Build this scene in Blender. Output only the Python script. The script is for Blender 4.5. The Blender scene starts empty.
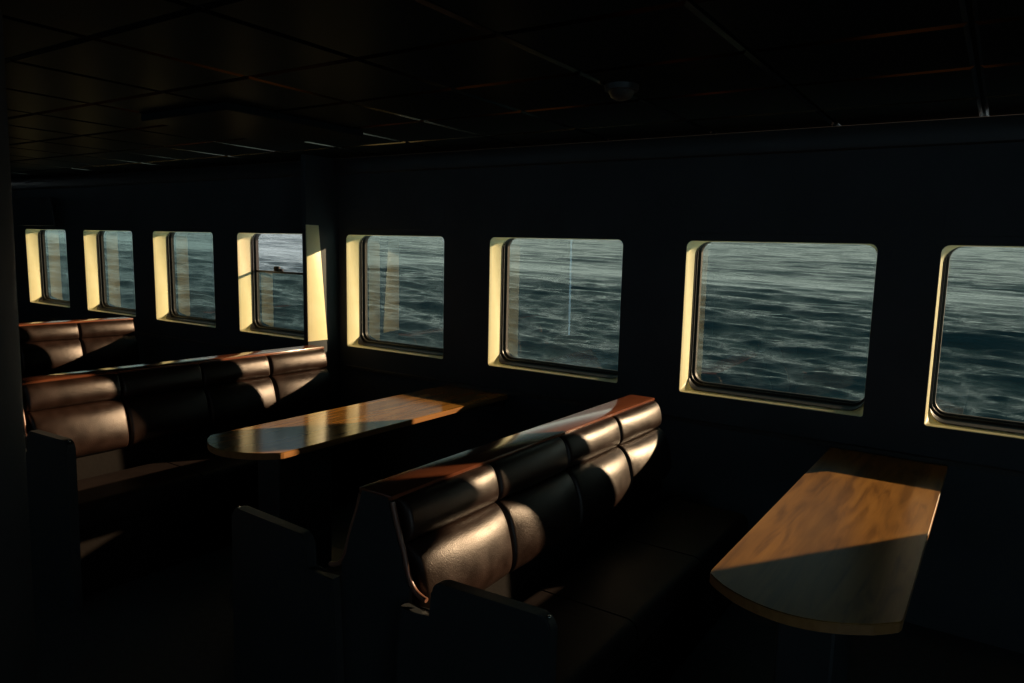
import bpy, bmesh, math, random
import numpy as np
from mathutils import Vector, Matrix
random.seed(4)
C = bpy.context.scene.collection
sc = bpy.context.scene

# ------------------------------------------------------------------ helpers
def obj(name, bm, mat, parent=None, smooth=False):
    bmesh.ops.recalc_face_normals(bm, faces=bm.faces)
    me = bpy.data.meshes.new(name)
    bm.to_mesh(me); bm.free()
    me.materials.append(mat)
    if smooth:
        for p in me.polygons: p.use_smooth = True
        me.set_sharp_from_angle(angle=math.radians(42))
    o = bpy.data.objects.new(name, me)
    C.objects.link(o)
    if parent: o.parent = parent
    return o

def tag(o, label, cat, group=None):
    o['label'] = label; o['category'] = cat
    if group: o['group'] = group
    return o

def struct(o):
    o['kind'] = 'structure'; return o

def empty(name, loc):
    o = bpy.data.objects.new(name, None); o.empty_display_size = .1
    o.location = loc; C.objects.link(o); return o

def copy_thing(root, loc):
    r = root.copy(); C.objects.link(r); r.location = loc
    for ch in list(root.children):
        c = ch.copy(); C.objects.link(c); c.parent = r
        for g in list(ch.children):
            d = g.copy(); C.objects.link(d); d.parent = c
    return r

def bx(bm, x0, x1, y0, y1, z0, z1, bev=0.0, seg=2):
    m = Matrix.Translation(((x0+x1)/2, (y0+y1)/2, (z0+z1)/2)) @ Matrix.Diagonal((x1-x0, y1-y0, z1-z0, 1))
    r = bmesh.ops.create_cube(bm, size=1, matrix=m)
    if bev:
        es = list({e for v in r['verts'] for e in v.link_edges})
        bmesh.ops.bevel(bm, geom=es, offset=bev, segments=seg, profile=.5, affect='EDGES')

def prism(bm, pts, axis, a0, a1):
    """polygon pts (2-D) extruded along an axis from a0 to a1"""
    def mk(p, a):
        return {'x': (a, p[0], p[1]), 'y': (p[0], a, p[1]), 'z': (p[0], p[1], a)}[axis]
    v0 = [bm.verts.new(mk(p, a0)) for p in pts]
    v1 = [bm.verts.new(mk(p, a1)) for p in pts]
    n = len(pts)
    bm.faces.new(v0); bm.faces.new(v1)
    for i in range(n):
        bm.faces.new((v0[i], v0[(i+1) % n], v1[(i+1) % n], v1[i]))

def tube(bm, pts, r, n=10):
    rings = []
    P = [Vector(p) for p in pts]
    for i, p in enumerate(P):
        t = (P[min(i+1, len(P)-1)] - P[max(i-1, 0)]).normalized()
        a = t.orthogonal().normalized() if i == 0 else (a - t*a.dot(t)).normalized()
        b = t.cross(a)
        rings.append([bm.verts.new(p + r*(math.cos(2*math.pi*k/n)*a + math.sin(2*math.pi*k/n)*b)) for k in range(n)])
    for q, s in zip(rings, rings[1:]):
        for k in range(n): bm.faces.new((q[k], q[(k+1) % n], s[(k+1) % n], s[k]))
    bm.faces.new(rings[0]); bm.faces.new(rings[-1])

def loft(bm, rings, close=True, cap=False):
    vs = [[bm.verts.new(p) for p in r] for r in rings]
    n = len(vs[0])
    for a, b in zip(vs, vs[1:]):
        for k in range(n if close else n-1):
            bm.faces.new((a[k], a[(k+1) % n], b[(k+1) % n], b[k]))
    if cap: bm.faces.new(vs[0]); bm.faces.new(vs[-1])
    return vs

def rrect(x0, x1, z0, z1, rt, rb, n=7):
    """rounded rectangle, rt = radius of the top corners, rb = of the bottom ones"""
    out = []
    for cx, cz, r, a0 in ((x1-rt, z1-rt, rt, 0), (x0+rt, z1-rt, rt, 90), (x0+rb, z0+rb, rb, 180), (x1-rb, z0+rb, rb, 270)):
        for k in range(n):
            a = math.radians(a0 + 90*k/(n-1))
            out.append((cx + r*math.cos(a), cz + r*math.sin(a)))
    return out

# ------------------------------------------------------------------ materials
def mat(name, col=(0.02, 0.02, 0.02), rough=.5, metal=0, spec=.5, coat=0):
    m = bpy.data.materials.new(name); m.use_nodes = True
    b = m.node_tree.nodes['Principled BSDF']
    b.inputs['Base Color'].default_value = (*col, 1)
    b.inputs['Roughness'].default_value = rough
    b.inputs['Metallic'].default_value = metal
    b.inputs['Specular IOR Level'].default_value = spec
    b.inputs['Coat Weight'].default_value = coat
    b.inputs['Coat Roughness'].default_value = .08
    return m, m.node_tree.nodes, m.node_tree.links, b

def noise_mat(name, c0, c1, scale, rough=.5, bump=.1, bscale=None, spec=.5, stretch=(1, 1, 1), detail=5, rrange=None, lo=.35, hi=.65, dist=.01, coat=0):
    m, N, L, b = mat(name, c0, rough, 0, spec, coat)
    tc = N.new('ShaderNodeTexCoord'); mp = N.new('ShaderNodeMapping'); mp.inputs['Scale'].default_value = stretch
    L.new(tc.outputs['Object'], mp.inputs['Vector'])
    nz = N.new('ShaderNodeTexNoise'); nz.inputs['Scale'].default_value = scale; nz.inputs['Detail'].default_value = detail
    L.new(mp.outputs[0], nz.inputs['Vector'])
    cr = N.new('ShaderNodeValToRGB')
    cr.color_ramp.elements[0].position = lo; cr.color_ramp.elements[1].position = hi
    cr.color_ramp.elements[0].color = (*c0, 1); cr.color_ramp.elements[1].color = (*c1, 1)
    L.new(nz.outputs['Fac'], cr.inputs['Fac']); L.new(cr.outputs['Color'], b.inputs['Base Color'])
    if rrange:
        mr = N.new('ShaderNodeMapRange'); mr.inputs['To Min'].default_value = rrange[0]; mr.inputs['To Max'].default_value = rrange[1]
        mr.inputs['From Min'].default_value = .3; mr.inputs['From Max'].default_value = .7
        L.new(nz.outputs['Fac'], mr.inputs['Value']); L.new(mr.outputs[0], b.inputs['Roughness'])
    if bump:
        n2 = N.new('ShaderNodeTexNoise'); n2.inputs['Scale'].default_value = bscale or scale*4; n2.inputs['Detail'].default_value = 4
        L.new(mp.outputs[0], n2.inputs['Vector'])
        bp = N.new('ShaderNodeBump'); bp.inputs['Strength'].default_value = bump; bp.inputs['Distance'].default_value = dist
        L.new(n2.outputs['Fac'], bp.inputs['Height']); L.new(bp.outputs[0], b.inputs['Normal'])
    return m

M_wall = noise_mat('dark_wall_panel', (.042, .047, .051), (.054, .059, .063), 3, .55, .05, 60, spec=.2)
M_trim = noise_mat('dark_trim', (.02, .02, .02), (.03, .028, .026), 4, .45, .05, 50)
M_floor = noise_mat('dark_floor', (.05, .056, .06), (.065, .07, .075), 30, .6, .2, 200)
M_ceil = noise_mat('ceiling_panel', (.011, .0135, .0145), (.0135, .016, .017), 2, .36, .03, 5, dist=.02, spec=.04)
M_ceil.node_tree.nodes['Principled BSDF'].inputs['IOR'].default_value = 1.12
M_cream = noise_mat('cream_paint', (.76, .70, .40), (.80, .74, .45), 9, .42, .06, 40)
M_rubber = noise_mat('black_rubber', (.008, .008, .008), (.012, .011, .010), 20, .5, .1, 80, spec=.2)
M_bead = noise_mat('glazing_bead', (.035, .033, .03), (.045, .042, .038), 20, .35, .05, 80, spec=.3)
M_leather = noise_mat('brown_leather', (.009, .004, .0028), (.018, .008, .0055), 14, .42, .5, 260, .38, rrange=(.29, .41), dist=.002)
M_leather.node_tree.nodes['Principled BSDF'].inputs['Specular Tint'].default_value = (1, .86, .80, 1)
M_seat = noise_mat('seat_leather', (.009, .0045, .004), (.014, .008, .0065), 14, .55, .4, 230, .2, dist=.002)
M_base = noise_mat('dark_brown_base', (.004, .0025, .002), (.006, .004, .0032), 6, .7, .1, 60, spec=.08)
M_piping = noise_mat('piping', (.16, .07, .045), (.2, .09, .06), 20, .35, .1, 80)
M_metal, *_ = mat('steel', (.6, .6, .58), .25, 1)
M_plinth = noise_mat('dark_plinth', (.018, .019, .020), (.025, .026, .027), 5, .5, .1, 60)

def wood(name, ca, cb, cc, rough, coat=0, wear=True):
    m, N, L, b = mat(name, ca, rough, 0, .3, coat)
    tc = N.new('ShaderNodeTexCoord'); mp = N.new('ShaderNodeMapping'); mp.inputs['Scale'].default_value = (9, .9, 9)
    L.new(tc.outputs['Object'], mp.inputs['Vector'])
    nz = N.new('ShaderNodeTexNoise'); nz.inputs['Scale'].default_value = 3.2; nz.inputs['Detail'].default_value = 7; nz.inputs['Distortion'].default_value = .6
    L.new(mp.outputs[0], nz.inputs['Vector'])
    cr = N.new('ShaderNodeValToRGB'); e = cr.color_ramp.elements
    e[0].position = .3; e[0].color = (*ca, 1); e[1].position = .72; e[1].color = (*cc, 1)
    k = e.new(.5); k.color = (*cb, 1)
    L.new(nz.outputs['Fac'], cr.inputs['Fac'])
    out = cr.outputs['Color']
    if wear:   # broad worn patches and a few darker boards
        n2 = N.new('ShaderNodeTexNoise'); n2.inputs['Scale'].default_value = 1.6; n2.inputs['Detail'].default_value = 3
        mp2 = N.new('ShaderNodeMapping'); mp2.inputs['Scale'].default_value = (4.5, .7, 3); mp2.inputs['Location'].default_value = (1.3, .2, 0)
        L.new(tc.outputs['Object'], mp2.inputs['Vector']); L.new(mp2.outputs[0], n2.inputs['Vector'])
        r2 = N.new('ShaderNodeValToRGB'); r2.color_ramp.elements[0].position = .36; r2.color_ramp.elements[1].position = .55
        r2.color_ramp.elements[0].color = (.45, .42, .4, 1); r2.color_ramp.elements[1].color = (1, 1, 1, 1)
        L.new(n2.outputs['Fac'], r2.inputs['Fac'])
        mx = N.new('ShaderNodeMix'); mx.data_type = 'RGBA'; mx.blend_type = 'MULTIPLY'; mx.inputs[0].default_value = .8
        L.new(out, mx.inputs[6]); L.new(r2.outputs[0], mx.inputs[7]); out = mx.outputs[2]
    L.new(out, b.inputs['Base Color'])
    bp = N.new('ShaderNodeBump'); bp.inputs['Strength'].default_value = .08; bp.inputs['Distance'].default_value = .003
    L.new(nz.outputs['Fac'], bp.inputs['Height']); L.new(bp.outputs[0], b.inputs['Normal'])
    return m
M_table = wood('varnished_wood', (.17, .072, .014), (.29, .13, .026), (.34, .165, .036), .13)
M_worn = wood('worn_table_wood', (.12, .05, .010), (.24, .108, .022), (.30, .145, .032), .36)
M_worn.node_tree.nodes['Principled BSDF'].inputs['Specular IOR Level'].default_value = .16
M_edge = wood('wood_edge', (.23, .10, .03), (.28, .125, .04), (.31, .14, .048), .35, wear=False)
M_ledge = wood('red_brown_wood', (.11, .032, .015), (.14, .043, .02), (.17, .055, .026), .14, wear=False)

def glass(name, head, graze):
    m = bpy.data.materials.new(name); m.use_nodes = True
    N, L = m.node_tree.nodes, m.node_tree.links
    N.remove(N['Principled BSDF'])
    out = N['Material Output']
    lw = N.new('ShaderNodeLayerWeight'); lw.inputs['Blend'].default_value = .5
    cr = N.new('ShaderNodeValToRGB')
    cr.color_ramp.elements[0].position = .18; cr.color_ramp.elements[0].color = (*head, 1)
    cr.color_ramp.elements[1].position = .42; cr.color_ramp.elements[1].color = (*graze, 1)
    L.new(lw.outputs['Facing'], cr.inputs['Fac'])
    tr = N.new('ShaderNodeBsdfTransparent'); L.new(cr.outputs['Color'], tr.inputs['Color'])
    gl = N.new('ShaderNodeBsdfGlossy'); gl.inputs['Roughness'].default_value = .0
    pw = N.new('ShaderNodeMath'); pw.operation = 'POWER'; pw.inputs[1].default_value = 5
    L.new(lw.outputs['Facing'], pw.inputs[0])
    fr = N.new('ShaderNodeMath'); fr.operation = 'MULTIPLY_ADD'; fr.inputs[1].default_value = .85; fr.inputs[2].default_value = .09   # double glazing
    L.new(pw.outputs[0], fr.inputs[0])
    mx = N.new('ShaderNodeMixShader')
    L.new(fr.outputs[0], mx.inputs[0]); L.new(tr.outputs[0], mx.inputs[1]); L.new(gl.outputs[0], mx.inputs[2])
    L.new(mx.outputs[0], out.inputs['Surface'])
    return m
M_glass = glass('window_glass', (.88, .93, .79), (.40, .52, .47))

# ------------------------------------------------------------------ the window wall
ZS, WW, WH = .9505, .9105, .8120          # sill height, opening width and height
WX = [-9.041, -7.761, -6.496, -5.249, -3.973, -2.690, -1.408, -0.242]
LEAN = .0153
def ly(z, y): return y - (z - ZS)*LEAN    # the ship's side leans in a little towards the top
ZC = 2.30
XL, XR, YB = -10.2, 2.9, -6.6
RD = .125                                  # depth of the reveal
def ring3(pts, y, dy=0):                   # dy: how much nearer the room the ring comes along its foot
    zm = min(z for x, z in pts)
    return [(x, ly(z, y - dy*max(0, min(1, 1 - (z - zm)/.05))), z) for x, z in pts]

bm = bmesh.new()
edges = [XL] + [(WX[i] + WW + WX[i+1])/2 for i in range(7)] + [WX[7] + WW + .3, XR]
for i in range(8):
    x0, x1 = edges[i], edges[i+1]
    hole = rrect(WX[i], WX[i]+WW, ZS, ZS+WH, .035, .012)
    n = len(hole)//4
    cor = [(x1, ZC), (x0, ZC), (x0, 0), (x1, 0)]
    for y in (0.0, .16):
        inner = ring3(hole, y)
        outer = ring3([cor[k//n] for k in range(len(hole))], y)
        loft(bm, [inner, outer])
        vs = []
# blank end piece on the right
for y in (0.0, .16):
    q = ring3([(edges[8], 0), (XR, 0), (XR, ZC), (edges[8], ZC)], y)
    bm.faces.new([bm.verts.new(p) for p in q])
bmesh.ops.remove_doubles(bm, verts=bm.verts, dist=1e-5)
bmesh.ops.dissolve_degenerate(bm, edges=bm.edges, dist=1e-6)
# raised lining panels above each window
for i in range(8):
    vb = len(bm.verts)
    bx(bm, WX[i]-.004, WX[i]+WW+.004, -.016, -.001, 1.80, 2.085, .004, 1)
    bm.verts.ensure_lookup_table()
    for v in bm.verts[vb:]: v.co.y = ly(v.co.z, v.co.y)
struct(obj('wall_front', bm, M_wall))

def window(i):
    x0, x1, z0, z1 = WX[i], WX[i]+WW, ZS, ZS+WH
    bm = bmesh.new()
    A0 = rrect(x0-.001, x1+.001, z0-.001, z1+.001, .035, .012)
    A = rrect(x0+.002, x1-.001, z0+.002, z1-.001, .036, .013)
    B = rrect(x0+.002, x1-.001, z0+.006, z1-.001, .075, .07)
    loft(bm, [ring3(A0, -.002), ring3(A, .006), ring3(B, RD, .065), ring3(rrect(x0+.006, x1-.006, z0+.012, z1, .073, .068), RD+.004, .065)])
    w = struct(obj('window_%d' % (i+1), bm, M_cream, smooth=True))
    bm = bmesh.new()
    i0, ir, zb, zt, D2 = .024, .012, .040, -.002, .040      # the rubber seat lies deeper than the cream lining
    o_ = rrect(x0+.003, x1-.003, z0+.010, z1, .075, .07)
    m_ = rrect(x0+.006, x1-.006, z0+.013, z1+.002, .073, .068)
    g_ = rrect(x0+i0, x1-ir, z0+zb, z1-zt, .062, .058)
    loft(bm, [ring3(o_, RD-.003, .067), ring3(m_, RD-.002, .067), ring3(rrect(x0+.006, x1-.006, z0+.026, z1+.002, .073, .068), RD+D2-.012), ring3(rrect(x0+.012, x1-.012, z0+.031, z1+.003, .07, .065), RD+D2-.018), ring3(g_, RD+D2-.006), ring3(g_, RD+D2+.02)])
    obj('gasket', bm, M_rubber, w, True)
    bm = bmesh.new()
    b0 = rrect(x0+.0075, x1-.0075, z0+.0275, z1+.002, .071, .067)
    b1 = rrect(x0+.0125, x1-.0125, z0+.0325, z1+.002, .068, .063)
    loft(bm, [ring3(b0, RD+D2-.024), ring3(b0, RD+D2-.030), ring3(b1, RD+D2-.028), ring3(b1, RD+D2-.020)])
    obj('glazing_bead', bm, M_bead, w, True)
    zr = z0 + .50                                     # top of the lowered sash in window 4
    bm = bmesh.new()
    top = z1-zt+.004 if i != 3 else zr
    pts = ring3(rrect(x0+i0-.006, x1-ir+.006, z0+zb-.006, top, .06 if i != 3 else .002, .06), RD+D2+.004)
    bm.faces.new([bm.verts.new(p) for p in pts])
    obj('pane', bm, M_glass, w)
    if i == 3:
        ya = ly(zr, RD+D2)
        bm = bmesh.new(); bx(bm, x0+i0-.006, x1-ir+.006, ya-.012, ya+.014, zr-.009, zr+.009, .004)
        r = obj('sash_rail', bm, M_trim, w, True)
        bm = bmesh.new(); bx(bm, x0+.27, x0+.33, ya-.03, ya+.004, zr+.006, zr+.05, .012, 3)
        bx(bm, x0+.31, x0+.37, ya-.026, ya, zr+.008, zr+.03, .008, 3)
        obj('sash_latch', bm, M_rubber, r, True)
    return w
for i in range(8): window(i)

# rib standing out of the wall between the fourth and fifth windows
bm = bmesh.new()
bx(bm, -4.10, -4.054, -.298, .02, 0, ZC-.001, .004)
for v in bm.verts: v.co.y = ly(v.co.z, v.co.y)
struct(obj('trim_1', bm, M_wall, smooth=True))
bm = bmesh.new(); bx(bm, -4.060, -4.050, -.300, -.12, 1.0, 1.82, .002)      # cream plate cut to the sunlit patch; dark rest of rib painted as shade
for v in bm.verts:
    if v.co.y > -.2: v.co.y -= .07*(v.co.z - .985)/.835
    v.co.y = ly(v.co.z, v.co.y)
struct(obj('rib_sunlit_patch', bm, M_cream, smooth=True))
bm = bmesh.new(); bx(bm, -9.9, -4.20, -.022, .004, .785, .81, .004); bx(bm, -3.975, XR-.02, -.022, .004, .785, .81, .004)
struct(obj('trim_2', bm, M_trim))
# unseen block added outside the last window to shade the nearest bench
bm = bmesh.new(); bx(bm, .085, .95, .19, .34, 1.63, 1.95, .02)
struct(obj('sun_blocker', bm, M_trim, smooth=True))
# near pillar at the left edge of the view
bm = bmesh.new(); bx(bm, -2.75, -2.35, -3.0, -2.80, 0, ZC, .012)
struct(obj('trim_3', bm, M_trim, smooth=True))
bm = bmesh.new(); bx(bm, -9.95, XR-.02, -.06, -.001, 2.19, ZC-.002, .01)
struct(obj('trim_4', bm, M_trim, smooth=True))

bm = bmesh.new(); bx(bm, XL-.1, XR+.1, YB-.1, .2, -.1, 0)
struct(obj('floor', bm, M_floor))
bm = bmesh.new(); bx(bm, XL-.1, XL, YB-.1, .2, 0, ZC); struct(obj('wall_left', bm, M_wall))
bm = bmesh.new()                              # end wall; its unseen doorway is added to let in fill light
bx(bm, XR, XR+.1, YB-.1, -5.2, 0, ZC); bx(bm, XR, XR+.1, -3.6, .2, 0, ZC); bx(bm, XR, XR+.1, -5.2, -3.6, 2.0, ZC)
struct(obj('wall_right', bm, M_wall))
bm = bmesh.new()                              # far side of the cabin; the unseen high slot is added for fill light
bx(bm, XL, -6.30, YB-.1, YB, 0, 1.97); bx(bm, -6.30, -6.048, YB-.012, YB, 0, 1.97); bx(bm, -6.006, XR, YB-.1, YB, 0, 1.97);    # a door there stands a finger's width open
bx(bm, XL, XR, YB-.1, YB, 2.22, ZC)
for i in range(8): bx(bm, XL+i*(XR-XL-.2)/7, XL+i*(XR-XL-.2)/7+.2, YB-.1, YB, 1.97, 2.22)
struct(obj('wall_back', bm, M_wall))
# ceiling: metal panels with bevelled edges under a solid deck
bm = bmesh.new()
bx(bm, XL-.1, XR+.1, YB-.1, .2, ZC+.02, ZC+.12)
px, x = .575, -1.285 - .575*15
xs = []
while x < XR: xs.append(x); x += px
ys = [-.005, -.45, -.95, -1.45, -1.955, -2.53, -3.1, -3.68, -4.25, -4.83, -5.4, -6.0, YB+.005]
for a, b in zip(xs, xs[1:]):
    for y1, y0 in zip(ys, ys[1:]):
        if b > XR: continue
        g = .006
        X0, X1, Y0, Y1 = max(a, XL)+g, b-g, y0+g, y1-g
        if X1 - X0 < .05: continue
        bv = .012
        loft(bm, [[(X0, Y0, ZC+.02), (X1, Y0, ZC+.02), (X1, Y1, ZC+.02), (X0, Y1, ZC+.02)],
                  [(X0, Y0, ZC+.008), (X1, Y0, ZC+.008), (X1, Y1, ZC+.008), (X0, Y1, ZC+.008)],
                  [(X0+bv, Y0+bv, ZC), (X1-bv, Y0+bv, ZC), (X1-bv, Y1-bv, ZC), (X0+bv, Y1-bv, ZC)]], cap=True)
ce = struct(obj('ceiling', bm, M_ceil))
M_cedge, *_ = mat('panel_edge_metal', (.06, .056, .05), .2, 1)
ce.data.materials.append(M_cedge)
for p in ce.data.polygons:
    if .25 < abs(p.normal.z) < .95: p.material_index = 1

# ------------------------------------------------------------------ benches
def sweep(bm, prof, y0, y1, r, n=6):
    """closed profile (x,z) swept along y with softly rounded ends"""
    cx = sum(p[0] for p in prof)/len(prof); cz = sum(p[1] for p in prof)/len(prof)
    secs = []
    for k in range(n+1):
        a = math.pi/2*k/n
        secs.append((y0 + r*(1-math.cos(math.pi/2-a)) if False else y0 + r*(1-math.sin(a)), r*(1-math.cos(math.pi/2-a)) if False else 0, a))
    def ring(y, ins):
        out = []
        for x, z in prof:
            d = math.hypot(x-cx, z-cz)
            f = max(0.05, (d-ins)/d) if d > 1e-6 else 1
            out.append((cx+(x-cx)*f, y, cz+(z-cz)*f))
        return out
    rings = []
    for k in range(n+1):
        a = math.pi/2*k/n
        rings.append(ring(y0 + r*(1-math.sin(a)), r*(1-math.cos(math.pi/2-a)) if False else r*(1-math.cos(math.pi/2*(1-k/n)))))
    for k in range(n, -1, -1):
        a = math.pi/2*k/n
        rings.append(ring(y1 - r*(1-math.sin(a)), r*(1-math.cos(math.pi/2*(1-k/n)))))
    loft(bm, rings, cap=True)

def pillow(bm, p0, p1, bulge, sx, y0, y1, flat=.6, crown=.26, n=20, back=.012):
    """fat roll cushion on the backboard from p0 (top) to p1 (bottom), fullest in its middle"""
    p0, p1 = Vector(p0), Vector(p1)
    d = (p1-p0); L_ = d.length; t = d/L_; nn = Vector((-t.y, t.x))
    if nn.x < 0: nn = -nn
    def ring(y, m, sh):
        pts = []
        for k in range(n+1):
            a = math.pi*k/n
            q = (1-math.copysign(abs(math.cos(a))**.8, math.cos(a)))/2
            q = .5 + (q-.5)*sh
            v = p0 + t*(q*L_) + nn*(bulge*m*math.sin(a)**flat)
            pts.append((sx*v.x, y, v.y))
        for q in (p1 - nn*back, p0 - nn*back): pts.append((sx*q.x, y, q.y))
        return pts
    rings = []
    w2 = (y1-y0)/2; yc = (y0+y1)/2; r = .016
    us = [-1, -.997, -.985, -.965, -.94, -.92, -.86, -.75, -.6, -.4, -.2, 0, .2, .4, .6, .75, .86, .92, .94, .965, .985, .997, 1]
    for u in us:
        e = w2*(1-abs(u))                      # distance from the end
        rd = 1 if e >= r else math.sqrt(max(0, 1-((r-e)/r)**2))
        m = (1 - crown*abs(u)**2.4)*(.5 + .5*rd)
        rings.append(ring(yc + u*w2, m, .93 + .07*rd))
    loft(bm, rings, cap=True)

J = [(.057, .953), (.071, .90), (.091, .845), (.108, .80), (.124, .737), (.143, .70), (.170, .682), (.205, .676)]
YA, YW = -2.22, -.31                         # aisle end and wall end
NC = 4
cw = (YW - YA)/NC
def make_bench():
    root = empty('booth_bench', (0, 0, 0))
    bm = bmesh.new(); bx(bm, -.067, .067, YA-.012, YW+.008, .944, .960, .004)
    obj('ledge', bm, M_ledge, root, True)
    # closed core of the double back, and its aisle-end board
    core = [(-x+.004, z) for x, z in J[:6]][::-1] + [(x-.004, z) for x, z in J[:6]]
    core = core + [(.15, .06), (-.15, .06)]
    bm = bmesh.new(); prism(bm, [(x*.86, z) if z > .55 else (x, z) for x, z in core], 'y', YA+.004, YW)
    obj('backboard', bm, M_base, root)
    bm = bmesh.new(); prism(bm, [(x*1.0, z) for x, z in core], 'y', YA-.012, YA+.003)
    obj('end_panel', bm, M_plinth, root)
    for s in (1, -1):
        bm = bmesh.new()
        JJ = []
        for a, b in zip(J, J[1:]):
            for k in range(4): JJ.append((a[0]+(b[0]-a[0])*k/4, a[1]+(b[1]-a[1])*k/4))
        JJ.append(J[-1])
        JS = [JJ[max(0, i-2):i+3] for i in range(len(JJ))]
        JS = [(sum(q[0] for q in w)/len(w), sum(q[1] for q in w)/len(w)) for w in JS]
        tube(bm, [(s*(x+.004), YA-.004, z) for x, z in JS], .008)
        obj('edge_piping', bm, M_piping, root, True)
        st = []
        for x, z in rrect(.170, .580, .345, .462, .04, .03, 6): st.append((s*x, z))
        for k in range(NC):
            y0, y1 = YA + k*cw + (.016 if k == 0 else .0022), YA + (k+1)*cw - .0022
            bm = bmesh.new(); pillow(bm, (.052, .946), (.086, .812), .061, s, y0, y1, .75); obj('back_cushion', bm, M_leather, root, True)
            bm = bmesh.new(); pillow(bm, (.076, .816), (.136, .560), .092, s, y0, y1, .85); obj('back_cushion', bm, M_leather, root, True)
        for k in range(3):
            bm = bmesh.new(); sweep(bm, st, YA+.004 + k*(YW-YA)/3, YA-.004 + (k+1)*(YW-YA)/3, .03); obj('seat_cushion', bm, M_seat, root, True)
        bm = bmesh.new(); xa, xb = sorted((s*.145, s*.53)); bx(bm, xa, xb, YA+.01, YW, .0, .348, .004)
        obj('seat_base', bm, M_base, root)
        bm = bmesh.new()
        arm = [(x, z) for x, z in rrect(.256, .640, .0, .770, .035, .004, 6)]; arm = [p for p in arm if not (p[0] < .45 and p[1] < .3)]; arm = arm[:12] + [(.256, .66), (.14, .66), (.10, 0)] + arm[12:]
        prism(bm, [(s*x, z + (.012*(x-.256)/.384 if z > .5 and x > .2 else 0)) for x, z in arm], 'y', YA-.052, YA-.014)
        bmesh.ops.bevel(bm, geom=[e for e in bm.edges if abs(e.verts[0].co.y-e.verts[1].co.y) < 1e-6], offset=.005, segments=2, affect='EDGES')
        a = obj('armrest', bm, M_plinth, root, True)
        bm = bmesh.new(); bmesh.ops.create_uvsphere(bm, u_segments=12, v_segments=8, radius=.006, matrix=Matrix.Translation((s*.625, YA-.034, .777)) @ Matrix.Diagonal((1, 1, .6, 1)))
        obj('stud', bm, M_metal, a, True)
    return root
b1 = make_bench(); b1.location = (-1.489, 0, 0)
tag(b1, 'large brown leather bench nearest the camera, with the brightest sunlit backrest', 'bench', 'leather booth benches')
b2 = copy_thing(b1, (-3.975, .022, 0)); b2.scale = (1, 1, 1.017); tag(b2, 'middle leather bench whose ledge ends at the bright rib between windows', 'bench', 'leather booth benches')
b3 = copy_thing(b1, (-6.56, .08, 0)); b3.scale = (1, 1, 1.019); tag(b3, 'farthest leather bench at the left under the first two windows', 'bench', 'leather booth benches')

# ------------------------------------------------------------------ tables
TZ = .787
def make_table():
    root = empty('table', (0, 0, 0))
    w = .2435
    out = [(-w, -.03), (w, -.03)]
    out += [(w, -1.742), (w-.004, -1.756), (w-.018, -1.770)]
    for k in range(1, 12):
        t = k/12; x = (w-.018)*(1-2*t); out.append((x, -1.770 - .108*math.sin(math.pi*t)**.8 - .02*t))
    out += [(-w+.02, -1.792), (-w+.004, -1.775), (-w, -1.755)]
    bm = bmesh.new(); prism(bm, out, 'z', TZ-.004, TZ)
    obj('tabletop', bm, M_table, root)
    bm = bmesh.new(); prism(bm, [(x*1.004, -.03 + (y+.03)*1.001) for x, y in out], 'z', TZ-.030, TZ-.0035)
    bmesh.ops.bevel(bm, geom=[e for e in bm.edges if abs(e.verts[0].co.z-e.verts[1].co.z) < 1e-6], offset=.003, segments=1, affect='EDGES')
    obj('edge_band', bm, M_edge, root)
    bm = bmesh.new(); bx(bm, -.08, .08, -1.64, -1.32, .04, TZ-.029, .01); obj('pedestal', bm, M_plinth, root)
    bm = bmesh.new(); bx(bm, -.17, .17, -1.74, -1.1, 0, .045, .008); obj('foot', bm, M_plinth, root)
    bm = bmesh.new(); bx(bm, -w+.03, w-.03, -.035, -.022, TZ-.09, TZ-.03, .003); obj('wall_bracket', bm, M_plinth, root)
    return root
t1 = make_table(); t1.location = (-.377, 0, 0)
tag(t1, 'worn varnished wooden table at the lower right, half in sun and half in shade', 'table', 'wooden booth tables')
t2 = copy_thing(t1, (-2.757, 0, 0))
for ch in t1.children:
    if ch.name.startswith('tabletop'):
        ch.material_slots[0].link = 'OBJECT'; ch.material_slots[0].material = M_worn
tag(t2, 'glossy wooden table between the two leather benches, reflecting bright window edges', 'table', 'wooden booth tables')

# ------------------------------------------------------------------ ceiling fittings
bm = bmesh.new(); bx(bm, -3.62, -2.92, -1.71, -.88, ZC-.036, ZC-.001, .006)
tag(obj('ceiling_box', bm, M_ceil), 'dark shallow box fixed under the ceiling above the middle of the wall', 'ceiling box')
bm = bmesh.new()
prof = [(.001, -.055), (.022, -.053), (.038, -.044), (.046, -.03), (.05, -.022), (.062, -.02), (.064, 0), (.001, 0)]
loft(bm, [[(r*math.cos(2*math.pi*k/24), r*math.sin(2*math.pi*k/24), z) for k in range(24)] for r, z in prof])
sd = tag(obj('smoke_detector', bm, M_trim, smooth=True), 'small dark dome on the ceiling right of centre', 'smoke detector'); sd.location = (-1.24, -1.22, ZC)

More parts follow.
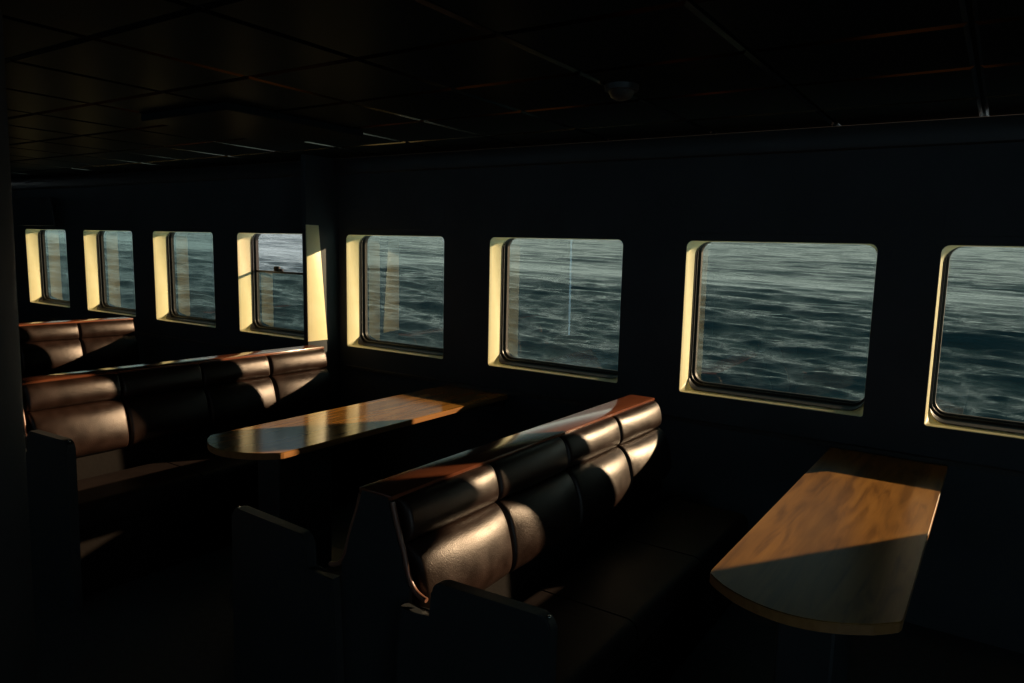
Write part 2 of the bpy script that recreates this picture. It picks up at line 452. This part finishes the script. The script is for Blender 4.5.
# ------------------------------------------------------------------ the sea
SX, SY, SH = -.02, .064, 5.0
nx, ny = 900, 900
rng = np.random.default_rng(7)
ty = np.linspace(0, 1, ny)
Yv = 6*np.exp(ty*math.log(700/6))
tx = np.linspace(-3.0, .75, nx)
Xg = tx[None, :]*(Yv[:, None] + 4.5)
Yg = np.repeat(Yv[:, None], nx, 1)
Zg = np.zeros_like(Xg)
dist = np.hypot(Xg, Yg)
slick = np.exp(-((Yg-64 + 2.5*np.sin(Xg/17) + 1.2*np.sin(Xg/6.1+1))/8)**2)      # the smoother strip of an old wake, parallel to the ship
far = 1/(1 + np.exp(-(Yg-72)/6))
for lam, rms, cnt, spr in ((14, .04, 6, .2), (7, .06, 10, .22), (4.2, .05, 14, .25), (2.4, .033, 20, .28), (1.4, .022, 24, .3), (.8, .012, 24, .34), (.5, .007, 20, .4)):
    W = np.zeros_like(Xg)
    for _ in range(cnt):
        a = rng.normal(math.radians(84), spr); l = lam*rng.uniform(.72, 1.35)
        k = 2*math.pi/l; ph = rng.uniform(0, 6.28)
        q = k*(Xg*math.cos(a) + Yg*math.sin(a)) + ph
        spac = dist*.0075
        W += np.clip((l/(2.2*spac+1e-6)) - .4, 0, 1)*np.sin(q)
    W *= math.sqrt(2/cnt)*rms
    W += .12*(W*W/rms - rms)                   # sharper crests, flatter troughs
    Zg += W*(1 - .8*slick)*(1 - (.72*far if lam > 3 else .55*far))
Zg += -SH + SX*Xg + SY*Yg
verts = np.stack([Xg, Yg, Zg], -1).reshape(-1, 3)
ii = np.arange(nx*ny).reshape(ny, nx)
faces = np.stack([ii[:-1, :-1], ii[:-1, 1:], ii[1:, 1:], ii[1:, :-1]], -1).reshape(-1, 4)
me = bpy.data.meshes.new('sea')
me.vertices.add(len(verts)); me.vertices.foreach_set('co', verts.ravel())
me.loops.add(faces.size); me.loops.foreach_set('vertex_index', faces.ravel())
me.polygons.add(len(faces)); me.polygons.foreach_set('loop_start', np.arange(0, faces.size, 4)); me.polygons.foreach_set('loop_total', np.full(len(faces), 4))
me.polygons.foreach_set('use_smooth', np.ones(len(faces), bool))
me.update(); me.validate()
M_sea, N, L, b = mat('sea_water', (.003, .015, .019), .10, 0, .5)
b.inputs['IOR'].default_value = 1.33
tc = N.new('ShaderNodeTexCoord'); mp = N.new('ShaderNodeMapping'); mp.inputs['Scale'].default_value = (.42, 1, 1)
L.new(tc.outputs['Object'], mp.inputs['Vector'])
n1 = N.new('ShaderNodeTexNoise'); n1.inputs['Scale'].default_value = 5.5; n1.inputs['Detail'].default_value = 6; n1.inputs['Roughness'].default_value = .62
L.new(mp.outputs[0], n1.inputs['Vector'])
bp = N.new('ShaderNodeBump'); bp.inputs['Distance'].default_value = .16
sp = N.new('ShaderNodeSeparateXYZ'); L.new(tc.outputs['Object'], sp.inputs[0])
def mth(op, a, b=None):
    n = N.new('ShaderNodeMath'); n.operation = op
    L.new(a, n.inputs[0])
    if b is not None: n.inputs[1].default_value = b
    return n.outputs[0]
t_ = mth('DIVIDE', mth('SUBTRACT', sp.outputs['Y'], 64), 9)
n_ = N.new('ShaderNodeMath'); n_.operation = 'MULTIPLY'; L.new(t_, n_.inputs[0]); L.new(t_, n_.inputs[1])
ex = mth('EXPONENT', mth('MULTIPLY', n_.outputs[0], -1))          # the wake strip is calmer
st_ = N.new('ShaderNodeMath'); st_.operation = 'MULTIPLY_ADD'; L.new(ex, st_.inputs[0]); st_.inputs[1].default_value = -.4; st_.inputs[2].default_value = .55
L.new(st_.outputs[0], bp.inputs['Strength'])
L.new(n1.outputs['Fac'], bp.inputs['Height']); L.new(bp.outputs[0], b.inputs['Normal'])
me.materials.append(M_sea)
sea = bpy.data.objects.new('sea', me); C.objects.link(sea)
sea['kind'] = 'stuff'; tag(sea, 'choppy dark teal sea seen through all the windows', 'sea')

# ------------------------------------------------------------------ light
w = bpy.data.worlds.new('sky'); sc.world = w; w.use_nodes = True
N, L = w.node_tree.nodes, w.node_tree.links
bg = N['Background']
tc = N.new('ShaderNodeTexCoord'); sp = N.new('ShaderNodeSeparateXYZ'); cr = N.new('ShaderNodeValToRGB')
L.new(tc.outputs['Generated'], sp.inputs[0]); L.new(sp.outputs['Z'], cr.inputs['Fac'])
e = cr.color_ramp.elements
e[0].position = 0; e[0].color = (1.8, 1.95, 1.85, 1)
e[1].position = 1; e[1].color = (.04, .08, .10, 1)
k = e.new(.10); k.color = (.78, .88, .88, 1)
k = e.new(.05); k.color = (1.36, 1.5, 1.46, 1)
k = e.new(.22); k.color = (.25, .32, .335, 1)
k = e.new(.45); k.color = (.075, .12, .135, 1)
yr = N.new('ShaderNodeMapRange'); yr.inputs['From Min'].default_value = -.1; yr.inputs['From Max'].default_value = -.6
L.new(sp.outputs['Y'], yr.inputs['Value'])
wx = N.new('ShaderNodeMix'); wx.data_type = 'RGBA'; wx.inputs[7].default_value = (.62, 1.05, 1.3, 1)      # brighter cool sky on the other side of the ship
L.new(yr.outputs[0], wx.inputs[0]); L.new(cr.outputs['Color'], wx.inputs[6])
L.new(wx.outputs[2], bg.inputs['Color']); bg.inputs['Strength'].default_value = 1.0
sl = bpy.data.lights.new('sun', 'SUN'); sl.energy = 10.8; sl.color = (1, .70, .49); sl.angle = math.radians(.7)
so = bpy.data.objects.new('sun', sl); C.objects.link(so)
d = Vector((-.66, -1, -.345)).normalized()
so.rotation_euler = d.to_track_quat('-Z', 'Y').to_euler()

# ------------------------------------------------------------------ camera
cd = bpy.data.cameras.new('camera'); co = bpy.data.objects.new('camera', cd); C.objects.link(co)
cd.sensor_width = 36; cd.lens = 36*727.627/1024; cd.clip_start = .05; cd.clip_end = 3000
yaw, pit, rol = CAMROT = (.5909, .1232, .0302)
f = Vector((-math.sin(yaw)*math.cos(pit), math.cos(yaw)*math.cos(pit), -math.sin(pit)))
r = Vector((math.cos(yaw), math.sin(yaw), 0)); u = r.cross(f)
c_, s_ = math.cos(rol), math.sin(rol)
rx = c_*r + s_*u; up = -s_*r + c_*u
mw = Matrix((rx, up, -f)).transposed().to_4x4(); mw.translation = (0, -3.745, 1.679)
co.matrix_world = mw
sc.camera = co
sc.view_settings.view_transform = 'Standard'; sc.view_settings.look = 'None'
sc.view_settings.gamma = 1; sc.view_settings.exposure = 0; sc.view_settings.use_curve_mapping = False
sc.cycles.max_bounces = 10; sc.cycles.transparent_max_bounces = 12
sc.cycles.sample_clamp_indirect = 3
